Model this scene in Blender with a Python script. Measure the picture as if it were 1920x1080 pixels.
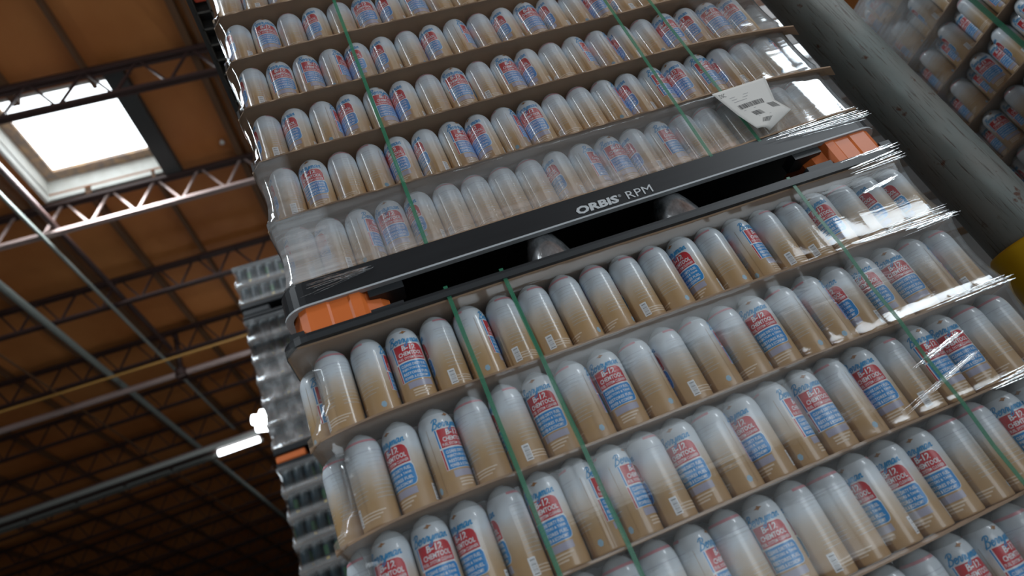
import bpy, bmesh, math, random
from mathutils import Vector, Matrix
random.seed(7)
C = bpy.context.scene.collection
for o in list(bpy.data.objects): bpy.data.objects.remove(o)
sin, cos, pi = math.sin, math.cos, math.pi
ZU = 2.36                      # height of the bottom of the upper can load above the floor

# ------------------------------------------------------------------ camera
cam_d = bpy.data.cameras.new('camera'); cam = bpy.data.objects.new('camera', cam_d); C.objects.link(cam)
Rr = Vector((0.92743338, -0.03855902, -0.37199533)); Rd = Vector((-0.30282633, 0.50626166, -0.80746229)); Rf = Vector((0.21946193, 0.86151747, 0.45784727))
cam.matrix_world = Matrix(((Rr.x, -Rd.x, -Rf.x, 0.11344773), (Rr.y, -Rd.y, -Rf.y, -1.09475544), (Rr.z, -Rd.z, -Rf.z, -0.75387011 + ZU), (0, 0, 0, 1)))
cam_d.sensor_width = 36; cam_d.lens = 1241.7064 / 1920 * 36; cam_d.clip_start = 0.02
cam_d.dof.use_dof = True; cam_d.dof.focus_distance = 1.5; cam_d.dof.aperture_fstop = 2.4
bpy.context.scene.camera = cam

# ------------------------------------------------------------------ world, lights, exposure
sc = bpy.context.scene
sc.view_settings.view_transform = 'Standard'; sc.view_settings.look = 'None'; sc.view_settings.gamma = 1
sc.view_settings.use_curve_mapping = False; sc.view_settings.exposure = -0.28
sc.cycles.use_denoising = True; sc.cycles.transparent_max_bounces = 16; sc.cycles.max_bounces = 8
sc.cycles.sample_clamp_indirect = 6
W = bpy.data.worlds.new('world'); sc.world = W; W.use_nodes = True
W.node_tree.nodes['Background'].inputs[0].default_value = (0.55, 0.68, 0.8, 1)
W.node_tree.nodes['Background'].inputs[1].default_value = 0.035
def area(name, loc, target, sx, sy, power, col=(0.86, 0.94, 1.0)):
    d = bpy.data.lights.new(name, 'AREA'); d.shape = 'RECTANGLE'; d.size = sx; d.size_y = sy; d.energy = power; d.color = col
    o = bpy.data.objects.new(name, d); C.objects.link(o); o.location = loc
    o.rotation_euler = (Vector(target) - Vector(loc)).to_track_quat('-Z', 'Y').to_euler()
    return o
area('front_fill', (7.4, -8.6, 2.2), (0.8, 0, 2.2), 13.0, 4.2, 720)          # added soft fill light, standing for an unseen bright side of the hall
area('skylight_right', (8.4, -6.2, 7.1), (1.2, 0, 2.5), 2.2, 2.2, 330)
area('hanging_tube_left', (-4.2, -2.3, 7.4), (0.6, 0, 2.7), 0.2, 1.8, 210)
area('skylight_aisle', (-3.2, -0.4, 9.1), (-3.2, -0.4, 0), 2.4, 2.4, 430)
area('skylight_far', (-2.7, 5.75, 9.1), (-2.7, 5.75, 0), 1.2, 1.1, 420)
area('skylight_deep', (-2.5, 19.0, 9.0), (-2.5, 19.0, 0), 2.0, 2.0, 50)

# ------------------------------------------------------------------ helpers
ORD = ['first', 'second', 'third', 'fourth', 'fifth', 'sixth', 'seventh', 'eighth', 'ninth', 'tenth', 'eleventh', 'twelfth', 'thirteenth', 'fourteenth', 'fifteenth', 'sixteenth', 'seventeenth', 'eighteenth', 'nineteenth', 'last']
def tag(o, label=None, cat=None, group=None, kind=None):
    if label: o['label'] = label
    if cat: o['category'] = cat
    if group: o['group'] = group
    if kind: o['kind'] = kind
    return o
def empty(name, loc=(0, 0, 0), rz=0):
    o = bpy.data.objects.new(name, None); C.objects.link(o); o.location = loc; o.rotation_euler = (0, 0, rz); o.empty_display_size = 0.05
    return o
def obj(name, me, parent=None, loc=None, rz=None, mats=None):
    o = bpy.data.objects.new(name, me); C.objects.link(o)
    if parent: o.parent = parent
    if loc is not None: o.location = loc
    if rz is not None: o.rotation_euler = (0, 0, rz)
    if mats:
        for m in mats: me.materials.append(m)
    return o
class MB:
    """collects vertices, faces, material indices, smooth flags for one mesh"""
    def __init__(s): s.v = []; s.f = []; s.m = []; s.s = []
    def add(s, vs, fs, mi=0, sm=False):
        b = len(s.v); s.v += [tuple(p) for p in vs]
        for f in fs: s.f.append([b + i for i in f]); s.m.append(mi); s.s.append(sm)
        return s
    def box(s, x0, x1, y0, y1, z0, z1, mi=0, bev=0):
        if bev:
            bm = bmesh.new(); bmesh.ops.create_cube(bm, size=1)
            for v in bm.verts: v.co = Vector(((x0 + x1) / 2 + v.co.x * (x1 - x0), (y0 + y1) / 2 + v.co.y * (y1 - y0), (z0 + z1) / 2 + v.co.z * (z1 - z0)))
            bmesh.ops.bevel(bm, geom=bm.edges[:], offset=bev, segments=2, affect='EDGES', profile=0.5)
            bm.verts.index_update(); s.add([v.co for v in bm.verts], [[v.index for v in f.verts] for f in bm.faces], mi); bm.free(); return s
        v = [(x, y, z) for z in (z0, z1) for y in (y0, y1) for x in (x0, x1)]
        return s.add(v, [(0, 2, 3, 1), (4, 5, 7, 6), (0, 1, 5, 4), (2, 6, 7, 3), (0, 4, 6, 2), (1, 3, 7, 5)], mi)
    def tube(s, a, b, r, n=8, mi=0, r2=None):
        a, b = Vector(a), Vector(b); d = (b - a).normalized(); u = d.orthogonal().normalized(); w = d.cross(u); r2 = r if r2 is None else r2
        vs = [a + u * r * cos(2 * pi * i / n) + w * r * sin(2 * pi * i / n) for i in range(n)] + [b + u * r2 * cos(2 * pi * i / n) + w * r2 * sin(2 * pi * i / n) for i in range(n)]
        s.add(vs, [(i, (i + 1) % n, n + (i + 1) % n, n + i) for i in range(n)], mi, True)
        return s.add([], [], mi).add(vs, [list(range(n))[::-1], list(range(n, 2 * n))], mi)
    def bar(s, a, b, w, h, mi=0):
        a, b = Vector(a), Vector(b); d = (b - a).normalized(); u = d.cross(Vector((0, 0, 1)))
        u = (u if u.length > 1e-4 else Vector((1, 0, 0))).normalized(); k = u.cross(d)
        vs = [p + u * x * w / 2 + k * y * h / 2 for p in (a, b) for x, y in ((-1, -1), (1, -1), (1, 1), (-1, 1))]
        return s.add(vs, [(0, 1, 2, 3), (7, 6, 5, 4), (0, 4, 5, 1), (1, 5, 6, 2), (2, 6, 7, 3), (3, 7, 4, 0)], mi)
    def lathe(s, prof, n=40, mi=0, c=(0, 0), sm=True, a0=0, caps=False):
        b = []
        for r, z in prof: b += [(c[0] + r * cos(a0 + 2 * pi * i / n), c[1] + r * sin(a0 + 2 * pi * i / n), z) for i in range(n)]
        fs = [(k * n + i, k * n + (i + 1) % n, (k + 1) * n + (i + 1) % n, (k + 1) * n + i) for k in range(len(prof) - 1) for i in range(n)]
        s.add(b, fs, mi, sm)
        if caps: s.add(b[:n], [list(range(n))[::-1]], mi); s.add(b[-n:], [list(range(n))], mi)
        return s
    def mesh(s, name, mats):
        me = bpy.data.meshes.new(name); me.from_pydata(s.v, [], s.f); me.update()
        for m in mats: me.materials.append(m)
        me.polygons.foreach_set('material_index', s.m); me.polygons.foreach_set('use_smooth', s.s); me.update()
        return me
    def build(s, name, mats, parent=None, loc=None, rz=None):
        return obj(name, s.mesh(name, mats), parent, loc, rz)

# ------------------------------------------------------------------ materials
def mat(name, col, rough=0.5, metal=0.0, spec=0.5, noise=None, bump=None, emit=None, coat=0):
    m = bpy.data.materials.new(name); m.use_nodes = True; nt = m.node_tree; b = nt.nodes['Principled BSDF']
    b.inputs['Base Color'].default_value = (*col, 1); b.inputs['Roughness'].default_value = rough; b.inputs['Metallic'].default_value = metal
    b.inputs['Specular IOR Level'].default_value = spec; b.inputs['Coat Weight'].default_value = coat
    if noise:  # (scale vec, amount, second colour)
        tc = nt.nodes.new('ShaderNodeTexCoord'); mp = nt.nodes.new('ShaderNodeMapping'); mp.inputs['Scale'].default_value = noise[0]
        nz = nt.nodes.new('ShaderNodeTexNoise'); nz.inputs['Scale'].default_value = 1; nz.inputs['Detail'].default_value = 6; nz.inputs['Roughness'].default_value = 0.6
        cr = nt.nodes.new('ShaderNodeValToRGB'); cr.color_ramp.elements[0].position = 0.5 - noise[1]; cr.color_ramp.elements[1].position = 0.5 + noise[1]
        cr.color_ramp.elements[0].color = (*col, 1); cr.color_ramp.elements[1].color = (*noise[2], 1)
        nt.links.new(tc.outputs['Object'], mp.inputs[0]); nt.links.new(mp.outputs[0], nz.inputs['Vector']); nt.links.new(nz.outputs[0], cr.inputs[0]); nt.links.new(cr.outputs[0], b.inputs['Base Color'])
        if bump:
            bp = nt.nodes.new('ShaderNodeBump'); bp.inputs['Strength'].default_value = bump[0]; bp.inputs['Distance'].default_value = bump[1]
            nt.links.new(nz.outputs[0], bp.inputs['Height']); nt.links.new(bp.outputs[0], b.inputs['Normal'])
    if emit:
        b.inputs['Emission Color'].default_value = (*emit[0], 1); b.inputs['Emission Strength'].default_value = emit[1]
    return m
def drawn_gloss(m, fac, rough=0.193):
    """lacquer over drawn steel under clinging film: highlight stretched along the can axis"""
    nt = m.node_tree; b = nt.nodes['Principled BSDF']; N = nt.nodes.new; L = nt.links.new
    tg = N('ShaderNodeTangent'); tg.direction_type = 'RADIAL'; tg.axis = 'Z'
    g = N('ShaderNodeBsdfAnisotropic'); g.inputs['Roughness'].default_value = rough; g.inputs['Anisotropy'].default_value = 0.79; g.inputs['Rotation'].default_value = 0.0
    g.inputs['Color'].default_value = (fac, fac, fac, 1); L(tg.outputs[0], g.inputs['Tangent'])
    mx = N('ShaderNodeAddShader'); L(b.outputs[0], mx.inputs[0]); L(g.outputs[0], mx.inputs[1])
    L(mx.outputs[0], nt.nodes['Material Output'].inputs['Surface']); b.inputs['Specular IOR Level'].default_value = 0.2
    return m
def can_mat(name, stops, rough=0.34, gloss=0):
    """printed can body: colour by height with a soft fade; lacquer drawn along the can axis"""
    m = bpy.data.materials.new(name); m.use_nodes = True; nt = m.node_tree; b = nt.nodes['Principled BSDF']
    tc = nt.nodes.new('ShaderNodeTexCoord'); sp = nt.nodes.new('ShaderNodeSeparateXYZ'); nt.links.new(tc.outputs['Object'], sp.inputs[0])
    mr = nt.nodes.new('ShaderNodeMapRange'); mr.inputs['From Min'].default_value = 0; mr.inputs['From Max'].default_value = 0.17
    nz = nt.nodes.new('ShaderNodeTexNoise'); nz.inputs['Scale'].default_value = 45; nz.inputs['Detail'].default_value = 3
    ma = nt.nodes.new('ShaderNodeMath'); ma.operation = 'MULTIPLY_ADD'; ma.inputs[1].default_value = 0.022; nt.links.new(nz.outputs[0], ma.inputs[0])
    nt.links.new(tc.outputs['Object'], nz.inputs['Vector']); nt.links.new(sp.outputs['Z'], ma.inputs[2])
    nt.links.new(ma.outputs[0], mr.inputs['Value'])
    cr = nt.nodes.new('ShaderNodeValToRGB'); el = cr.color_ramp.elements
    while len(el) < len(stops): el.new(0.5)
    for e, (p, c) in zip(el, stops): e.position = p; e.color = (*c, 1)
    nt.links.new(mr.outputs[0], cr.inputs[0]); nt.links.new(cr.outputs[0], b.inputs['Base Color'])
    b.inputs['Roughness'].default_value = 0.4
    if gloss: drawn_gloss(m, gloss)
    return m
white, tan = (0.60, 0.665, 0.715), (0.44, 0.285, 0.135)
M = {}
M['can'] = can_mat('can_print_fade', [(0.0, (0.44, 0.29, 0.15)), (0.30, tan), (0.42, (0.47, 0.34, 0.20)), (0.60, (0.57, 0.52, 0.46)), (0.72, white)])
M['dome'] = mat('can_dome_lacquer', (0.46, 0.515, 0.55), 0.14, 0, 0.7)
for q_ in ('can',):
    b_ = M[q_].node_tree.nodes['Principled BSDF']; b_.inputs['Coat Weight'].default_value = 0.55; b_.inputs['Coat Roughness'].default_value = 0.09
M['red'] = mat('label_red', (0.50, 0.025, 0.035), 0.3); M['blue'] = mat('label_blue', (0.02, 0.24, 0.58), 0.3)
M['lwhite'] = mat('label_white', (0.74, 0.77, 0.8), 0.3); M['lav'] = mat('label_lavender', (0.36, 0.36, 0.46), 0.3)
M['sblue'] = mat('label_script_blue', (0.03, 0.27, 0.55), 0.3); M['grey'] = mat('label_grey_text', (0.47, 0.50, 0.52), 0.4)
M['cream'] = mat('label_cream_text', (0.66, 0.55, 0.43), 0.4); M['pink'] = mat('label_pink', (0.62, 0.28, 0.32), 0.35)
M['brown'] = mat('label_emblem_brown', (0.34, 0.15, 0.04), 0.4); M['ltblue'] = mat('label_pale_blue', (0.28, 0.45, 0.58), 0.4)
M['seam'] = mat('can_seam_brown', (0.33, 0.2, 0.09), 0.4)
CAN_STOPS = [(0.0, (0.44, 0.29, 0.15)), (0.30, tan), (0.42, (0.47, 0.34, 0.20)), (0.60, (0.57, 0.52, 0.46)), (0.72, white)]
M['can_wrapped'] = can_mat('can_print_under_tight_film', CAN_STOPS, gloss=0.34)
WRAPPED = {}
for k in ('red', 'blue', 'lwhite', 'lav', 'sblue', 'grey', 'cream'):
    WRAPPED[k] = M[k].copy(); WRAPPED[k].name = M[k].name + '_under_tight_film'; drawn_gloss(WRAPPED[k], 0.34)
M['board'] = mat('fibreboard', (0.34, 0.225, 0.14), 0.75, noise=((6, 6, 6), 0.3, (0.28, 0.18, 0.11)))
M['blackp'] = mat('black_plastic', (0.010, 0.012, 0.014), 0.4, 0, 0.35, noise=((3, 3, 30), 0.3, (0.018, 0.021, 0.024)))
M['greyp'] = mat('dark_grey_plastic', (0.026, 0.03, 0.033), 0.42, 0, 0.35)
M['orange'] = mat('orange_plastic', (0.72, 0.17, 0.035), 0.42)
M['ribp'] = mat('grey_ribbed_plastic', (0.10, 0.108, 0.108), 0.5)
M['redor'] = mat('red_orange_plastic', (0.6, 0.07, 0.03), 0.42)
M['paint'] = mat('moulded_lettering', (0.5, 0.53, 0.55), 0.5)
M['rimline'] = mat('pale_rim_edge', (0.4, 0.43, 0.45), 0.45)  # pale line along the lower rim edge
M['strap'] = bpy.data.materials.new('green_strap')
M['paper'] = mat('label_paper', (0.62, 0.61, 0.58), 0.6); M['ink'] = mat('ink', (0.05, 0.05, 0.05), 0.6)
M['inkgrey'] = mat('ink_faint', (0.33, 0.33, 0.33), 0.6)
M['post'] = mat('weathered_post_paint', (0.21, 0.235, 0.22), 0.6, noise=((70, 70, 3.2), 0.16, (0.115, 0.085, 0.065)), bump=(0.6, 0.004))
M['yellow'] = mat('yellow_guard', (0.9, 0.56, 0.01), 0.5)
M['ply'] = mat('roof_plywood', (0.38, 0.115, 0.022), 0.65, noise=((0.55, 0.4, 1), 0.22, (0.56, 0.22, 0.06)))
M['steel'] = mat('truss_primer', (0.04, 0.018, 0.015), 0.6); M['steel2'] = mat('truss_pinkish', (0.3, 0.22, 0.2), 0.6)  # second steel is a paler, pinkish tone for one truss
M['timber'] = mat('purlin_timber', (0.13, 0.06, 0.025), 0.7); M['conduit'] = mat('conduit_grey', (0.22, 0.24, 0.22), 0.5)
M['pipe'] = mat('sprinkler_pipe', (0.30, 0.22, 0.20), 0.35, 0.2); M['yellowpipe'] = mat('gas_pipe_yellow', (0.42, 0.22, 0.05), 0.5)
M['wellwhite'] = mat('skylight_well_white', (0.78, 0.8, 0.77), 0.7, noise=((5, 5, 5), 0.25, (0.62, 0.62, 0.57)))
M['wellwood'] = mat('skylight_frame_wood', (0.5, 0.33, 0.2), 0.7, noise=((7, 7, 7), 0.12, (0.25, 0.2, 0.18)))
M['darkbeam'] = mat('dark_curb', (0.03, 0.034, 0.034), 0.6)
M['glow'] = mat('skylight_diffuser', (0.9, 0.95, 1), 0.5, emit=((0.9, 0.96, 1.0), 4.0))
M['tube'] = mat('lit_tube', (1, 1, 1), 0.5, emit=((0.92, 0.97, 1.0), 9.0))
M['housing'] = mat('light_housing', (0.11, 0.115, 0.105), 0.5)
M['concrete'] = mat('concrete_floor', (0.34, 0.34, 0.33), 0.6, noise=((0.6, 0.6, 1), 0.3, (0.28, 0.28, 0.27)))
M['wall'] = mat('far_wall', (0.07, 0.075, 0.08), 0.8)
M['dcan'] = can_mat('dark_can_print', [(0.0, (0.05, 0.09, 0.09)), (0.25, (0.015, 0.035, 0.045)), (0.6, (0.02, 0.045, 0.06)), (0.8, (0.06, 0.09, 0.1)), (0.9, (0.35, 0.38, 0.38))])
M['gold'] = mat('can_gold_mark', (0.5, 0.36, 0.05), 0.4); M['green'] = mat('can_green_mark', (0.05, 0.14, 0.07), 0.4)
# strap: green plastic that lets some light through
nt = M['strap'].node_tree if M['strap'].use_nodes else None
M['strap'].use_nodes = True; nt = M['strap'].node_tree; b = nt.nodes['Principled BSDF']; b.inputs['Base Color'].default_value = (0.03, 0.20, 0.11, 1); b.inputs['Roughness'].default_value = 0.35; b.inputs['Alpha'].default_value = 0.62
# stretch film
def film_mat(name, gl, rough, hz, col=(0.8, 0.83, 0.85), bump=0.35, scl=(5, 5, 70), base=0.55, lo=0.4, hi=0.75):
    m = bpy.data.materials.new(name); m.use_nodes = True; nt = m.node_tree; nt.nodes.remove(nt.nodes['Principled BSDF']); N = nt.nodes.new; L = nt.links.new
    out = nt.nodes['Material Output']; tr = N('ShaderNodeBsdfTransparent'); g = N('ShaderNodeBsdfGlossy'); d = N('ShaderNodeBsdfDiffuse'); d.inputs[0].default_value = (*col, 1)
    g.inputs['Roughness'].default_value = rough; g.inputs[0].default_value = (0.95, 0.98, 1, 1)
    tc = N('ShaderNodeTexCoord'); mp = N('ShaderNodeMapping'); mp.inputs['Scale'].default_value = scl; nz = N('ShaderNodeTexNoise'); nz.inputs['Scale'].default_value = 1; nz.inputs['Detail'].default_value = 4
    L(tc.outputs['Object'], mp.inputs[0]); L(mp.outputs[0], nz.inputs['Vector'])
    bp = N('ShaderNodeBump'); bp.inputs['Strength'].default_value = bump; bp.inputs['Distance'].default_value = 0.004; L(nz.outputs[0], bp.inputs['Height']); L(bp.outputs[0], g.inputs['Normal'])
    fr = N('ShaderNodeFresnel'); fr.inputs['IOR'].default_value = 1.5
    m1 = N('ShaderNodeMath'); m1.operation = 'MULTIPLY'; m1.inputs[1].default_value = gl; L(fr.outputs[0], m1.inputs[0])
    at = N('ShaderNodeAttribute'); at.attribute_name = 'haze'
    cr = N('ShaderNodeValToRGB'); cr.color_ramp.elements[0].position = lo; cr.color_ramp.elements[1].position = hi; L(nz.outputs[0], cr.inputs[0])
    m2 = N('ShaderNodeMath'); m2.operation = 'MULTIPLY_ADD'; m2.inputs[1].default_value = 1.15 - base; m2.inputs[2].default_value = base; L(cr.outputs[0], m2.inputs[0])
    m3 = N('ShaderNodeMath'); m3.operation = 'MULTIPLY'; L(m2.outputs[0], m3.inputs[0]); L(at.outputs['Fac'], m3.inputs[1])
    m4 = N('ShaderNodeMath'); m4.operation = 'MULTIPLY'; m4.inputs[1].default_value = hz; m4.use_clamp = True; L(m3.outputs[0], m4.inputs[0])
    mx = N('ShaderNodeMixShader'); L(m4.outputs[0], mx.inputs[0]); L(tr.outputs[0], mx.inputs[1]); L(d.outputs[0], mx.inputs[2])
    m5 = N('ShaderNodeMath'); m5.operation = 'ADD'; m5.use_clamp = True; L(m1.outputs[0], m5.inputs[0])
    m6 = N('ShaderNodeMath'); m6.operation = 'MULTIPLY'; m6.inputs[1].default_value = 0.35; L(m4.outputs[0], m6.inputs[0]); L(m6.outputs[0], m5.inputs[1])
    mx2 = N('ShaderNodeMixShader'); L(m5.outputs[0], mx2.inputs[0]); L(mx.outputs[0], mx2.inputs[1]); L(g.outputs[0], mx2.inputs[2]); L(mx2.outputs[0], out.inputs[0])
    return m
M['film'] = film_mat('stretch_film', 0.9, 0.08, 1.0, bump=0.10)
M['lfilm'] = film_mat('stretch_film_lower', 0.3, 0.08, 1.0, bump=0.10)
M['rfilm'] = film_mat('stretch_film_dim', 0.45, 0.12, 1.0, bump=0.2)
M['fold'] = film_mat('gathered_film', 3.0, 0.22, 1.0, bump=0.6, scl=(60, 60, 200), base=0.5, lo=0.40, hi=0.65)
M['shine'] = film_mat('crinkled_film', 1.1, 0.12, 1.0, bump=0.3, scl=(16, 16, 9), base=0.45, lo=0.45, hi=0.7)

# ------------------------------------------------------------------ the building
S = 'structure'
zr = ZU + 6.917                 # underside of the roof purlins / top of the trusses
MB().box(-30, 14, -14, 48, -0.1, 0).build('floor', [M['concrete']])['kind'] = S
SX0, SX1, SY0, SY1 = -3.53, -1.80, 4.92, 6.60      # skylight opening
zd = zr + 0.13
roof = MB()
for x0, x1, y0, y1 in ((-30, SX0, -14, 48), (SX1, 14, -14, 48), (SX0, SX1, -14, SY0), (SX0, SX1, SY1, 48)): roof.box(x0, x1, y0, y1, zd, zd + 0.03)
ce = roof.build('ceiling', [M['ply']]); ce['kind'] = S
MB().box(-30, 14, 47.8, 48, 0, zd).build('wall_far', [M['wall']])['kind'] = S
MB().box(-30, -29.8, -14, 48, 0, zd).build('wall_left', [M['wall']])['kind'] = S
MB().box(13.8, 14, -14, 48, 0, zd).build('wall_right', [M['wall']])['kind'] = S
# roof panel seams / purlins run away from the camera
k = 0
for x in (-0.885, -2.12, -3.01, -3.86, -5.1, -6.3, -7.5, -8.7, -9.9, -11.1, 0.35, 1.6, 2.8):
    if x in (-2.12, -3.01):
        segs = ((-14, 4.92), (6.6, 48))
    else: segs = ((-14, 48),)
    for a, b_ in segs:
        w = 0.085 if x in (-3.01, -3.86, -0.885) else 0.05
        o = MB().box(x - w / 2, x + w / 2, a, b_, zr - 0.005, zd).build('roof_purlin', [M['timber']]); o['kind'] = S
o = MB().box(-0.77, -0.72, -14, 48, zr, zd).build('roof_purlin', [M['timber']]); o['kind'] = S
# trusses
ty = [0.66 + 2.0 * i for i in range(-3, 22)]
web_meshes = {}
for n, y in enumerate(ty):
    t = empty('roof_truss', (0, y, zr)); t['kind'] = S
    near = 4 < y < 11
    zb = -0.53
    MB().box(-14, 6, -0.055, -0.012, -0.06, 0).box(-14, 6, 0.012, 0.055, -0.06, 0).box(-14, 6, -0.055, 0.055, -0.01, 0).build('top_chord', [M['steel']], t)
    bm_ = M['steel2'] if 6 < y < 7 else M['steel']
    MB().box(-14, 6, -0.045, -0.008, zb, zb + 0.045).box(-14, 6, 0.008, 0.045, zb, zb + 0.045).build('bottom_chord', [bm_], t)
    p = 0.62; x0 = -3.05 if 6 < y < 7 else -2.45 if 4 < y < 5 else -2.6
    ks = range(-18, 14)
    if near:
        for kk in range(-6, 6):
            for sgn in (-1, 1):
                key = (sgn, bm_.name)
                if key not in web_meshes:
                    web_meshes[key] = MB().bar((0, 0, zb + 0.02), (sgn * p / 2 * 0.9, 0, -0.04), 0.028, 0.028).mesh('web_bar', [bm_])
                obj('web_bar', web_meshes[key], t, (x0 + kk * p, 0, 0))
    else:
        mb = MB()
        for kk in ks:
            for sgn in (-1, 1): mb.bar((x0 + kk * p, 0, zb + 0.02), (x0 + kk * p + sgn * p / 2 * 0.9, 0, -0.04), 0.026, 0.026)
        mb.build('web_bars', [M['steel']], t)['kind'] = 'stuff'
# skylight
sk = empty('window_1', ((SX0 + SX1) / 2, (SY0 + SY1) / 2, zd)); sk['kind'] = S
ox, oy = (SX0 + SX1) / 2, (SY0 + SY1) / 2; hx, hy = (SX1 - SX0) / 2, (SY1 - SY0) / 2; H = 0.33
MB().box(-hx - .04, -hx, -hy, hy, -0.12, H).box(hx, hx + .04, -hy, hy, -0.02, H).box(-hx - .04, hx + .04, hy, hy + .04, -0.08, H).box(-hx - .04, hx + .04, -hy - .04, -hy, -0.02, H).build('skylight_well', [M['wellwhite']], sk)
fw = 0.15
MB().box(-hx, -hx + fw, -hy, hy, H - .05, H).box(hx - fw, hx, -hy, hy, H - .05, H).box(-hx + fw, hx - fw, hy - fw, hy, H - .05, H).box(-hx + fw, hx - fw, -hy, -hy + fw, H - .05, H).build('skylight_frame', [M['wellwood']], sk)
MB().box(-hx, hx, -hy, hy, H + .01, H + .03).build('skylight_pane', [M['glow']], sk)
MB().box(hx - 0.16, hx + 0.07, -hy - .2, hy + .12, -0.16, -0.0).build('skylight_curb', [M['darkbeam']], sk)
# conduits, pipes, light line
def run(name, a, b, r, m, label=None, cat=None, n=8):
    o = MB().tube(a, b, r, n).build(name, [m])
    return tag(o, label, cat) if label else tag(o, kind=S)
zc = ZU + 6.30
run('conduit', (-3.62, 3.0, zc), (-3.62, 14.6, zc), 0.028, M['conduit'], 'thin grey conduit passing just left of the skylight under the roof', 'conduit')
run('conduit', (-3.48, 3.0, zc + .18), (-3.48, 10.6, zc + .18), 0.045, M['steel'], 'dark pipe running beside the thin grey conduit under the roof', 'pipe')
run('conduit', (-4.55, 5.0, zc - .02), (-4.55, 26, zc - .02), 0.055, M['conduit'], 'wide grey green conduit crossing the brown roof at far left', 'conduit')
run('conduit', (-5.5, 6.0, zc), (-5.5, 26, zc), 0.02, M['timber'], 'thin brown conduit farthest left under the dark roof', 'conduit')
run('sprinkler_pipe', (-14, 10.75, ZU + 6.0), (6, 10.75, ZU + 6.0), 0.06, M['pipe'], 'thick shiny sprinkler main pipe crossing under the trusses', 'pipe', 12)
run('sprinkler_pipe', (-14, 10.15, ZU + 6.02), (6, 10.15, ZU + 6.02), 0.022, M['yellowpipe'], 'slim yellow pipe above the thick sprinkler main', 'pipe')
t = tag(empty('pipe_hanger', (-3.42, 10.75, ZU + 6.0)), 'black hanger post holding the thick sprinkler main', 'hanger')
MB().tube((0, 0, 0.05), (0, 0, 0.95), 0.05, 8).build('rod', [M['steel']], t); MB().lathe([(0.10, -0.09), (0.12, 0), (0.10, 0.09)], 14).build('clamp', [M['steel']], t)
zl = ZU + 4.5
for i in range(9):                # a continuous line of fluorescent fittings, one of them lit
    x1 = -2.44 - i * 0.82; lit = i == 0
    t = tag(empty('light_fitting', (x1 - 0.4, 11.45, zl)), 'lit fluorescent fitting glowing white at the end of the line' if lit else 'unlit grey fluorescent fitting, %s to the left of the lit tube' % ORD[i - 1], 'light', 'fluorescent fittings in a line')
    MB().box(-0.41, 0.41, -0.16, 0.13, 0.05, 0.16).build('housing', [M['steel']], t)
    MB().box(-0.41, 0.41, -0.2, -0.14, 0.03, 0.11).box(-0.41, 0.41, 0.12, 0.2, 0.0, 0.07).build('reflector', [M['housing']], t)
    MB().tube((-0.38, 0.0, 0.0), (0.38, 0.0, 0.0), 0.055 if lit else 0.02, 12).build('tube', [M['tube'] if lit else M['housing']], t)
t = tag(empty('high_bay_lamp', (-2.1, 10.55, zl + 0.02)), 'bright white lamp cluster beside the dark can tower', 'light')
MB().tube((0, 0.1, 0.1), (0, 0.1, zd - zl - 0.03), 0.012, 6).build('hanger_rod', [M['steel']], t)
for j, (dx, dz) in enumerate(((0, 0), (0.02, -0.11), (0.1, 0.16))): MB().tube((dx - 0.22, j * 0.12, dz), (dx + 0.25, j * 0.12, dz - 0.12), 0.09, 12).build('lamp_tube', [M['tube']], t)
for j, (x, y) in enumerate(((-3.0, 4.35), (-1.05, 6.35), (-1.2, 13.0))):
    tag(MB().lathe([(0.0, 0), (0.035, 0.01), (0.03, 0.05), (0.012, 0.08)], 12).build('sprinkler', [M['paper']], loc=(x, y, zd - 0.082)), ('small pale sprinkler head on the roof nearest the top edge', 'small pale sprinkler head on the roof right of the skylight', 'small pale sprinkler head far along the dark roof')[j], 'sprinkler')

# ------------------------------------------------------------------ the spray can
RC, HC, PX, PY, TH = 0.0325, 0.1655, 0.066, 0.0572, 0.17026
def prof_r(z):
    if z <= 0.124: return RC
    t = min(0.96, (z - 0.124) / 0.0420)
    return RC * (1 - t ** 2.25) ** 0.5
body_prof = [(0.0, 0.003), (0.024, 0.002), (0.0305, 0.0), (RC, 0.002), (RC, 0.004), (RC, 0.045), (RC, 0.09), (RC, 0.120)] + [(prof_r(z), z) for z in (0.124, 0.129, 0.134, 0.139, 0.144, 0.148)]
dome_prof = [(prof_r(z), z) for z in (0.148, 0.152, 0.156, 0.159, 0.1615, 0.1632, 0.1642)] + [(0.0090, 0.1646), (0.0090, HC), (0.0072, HC), (0.0070, 0.158), (0.0, 0.157)]
me_body = MB().lathe(body_prof, 48).mesh('aerosol_can', [M['can']])
me_dome = MB().lathe(dome_prof, 40).mesh('dome_top', [M['dome']])
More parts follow.
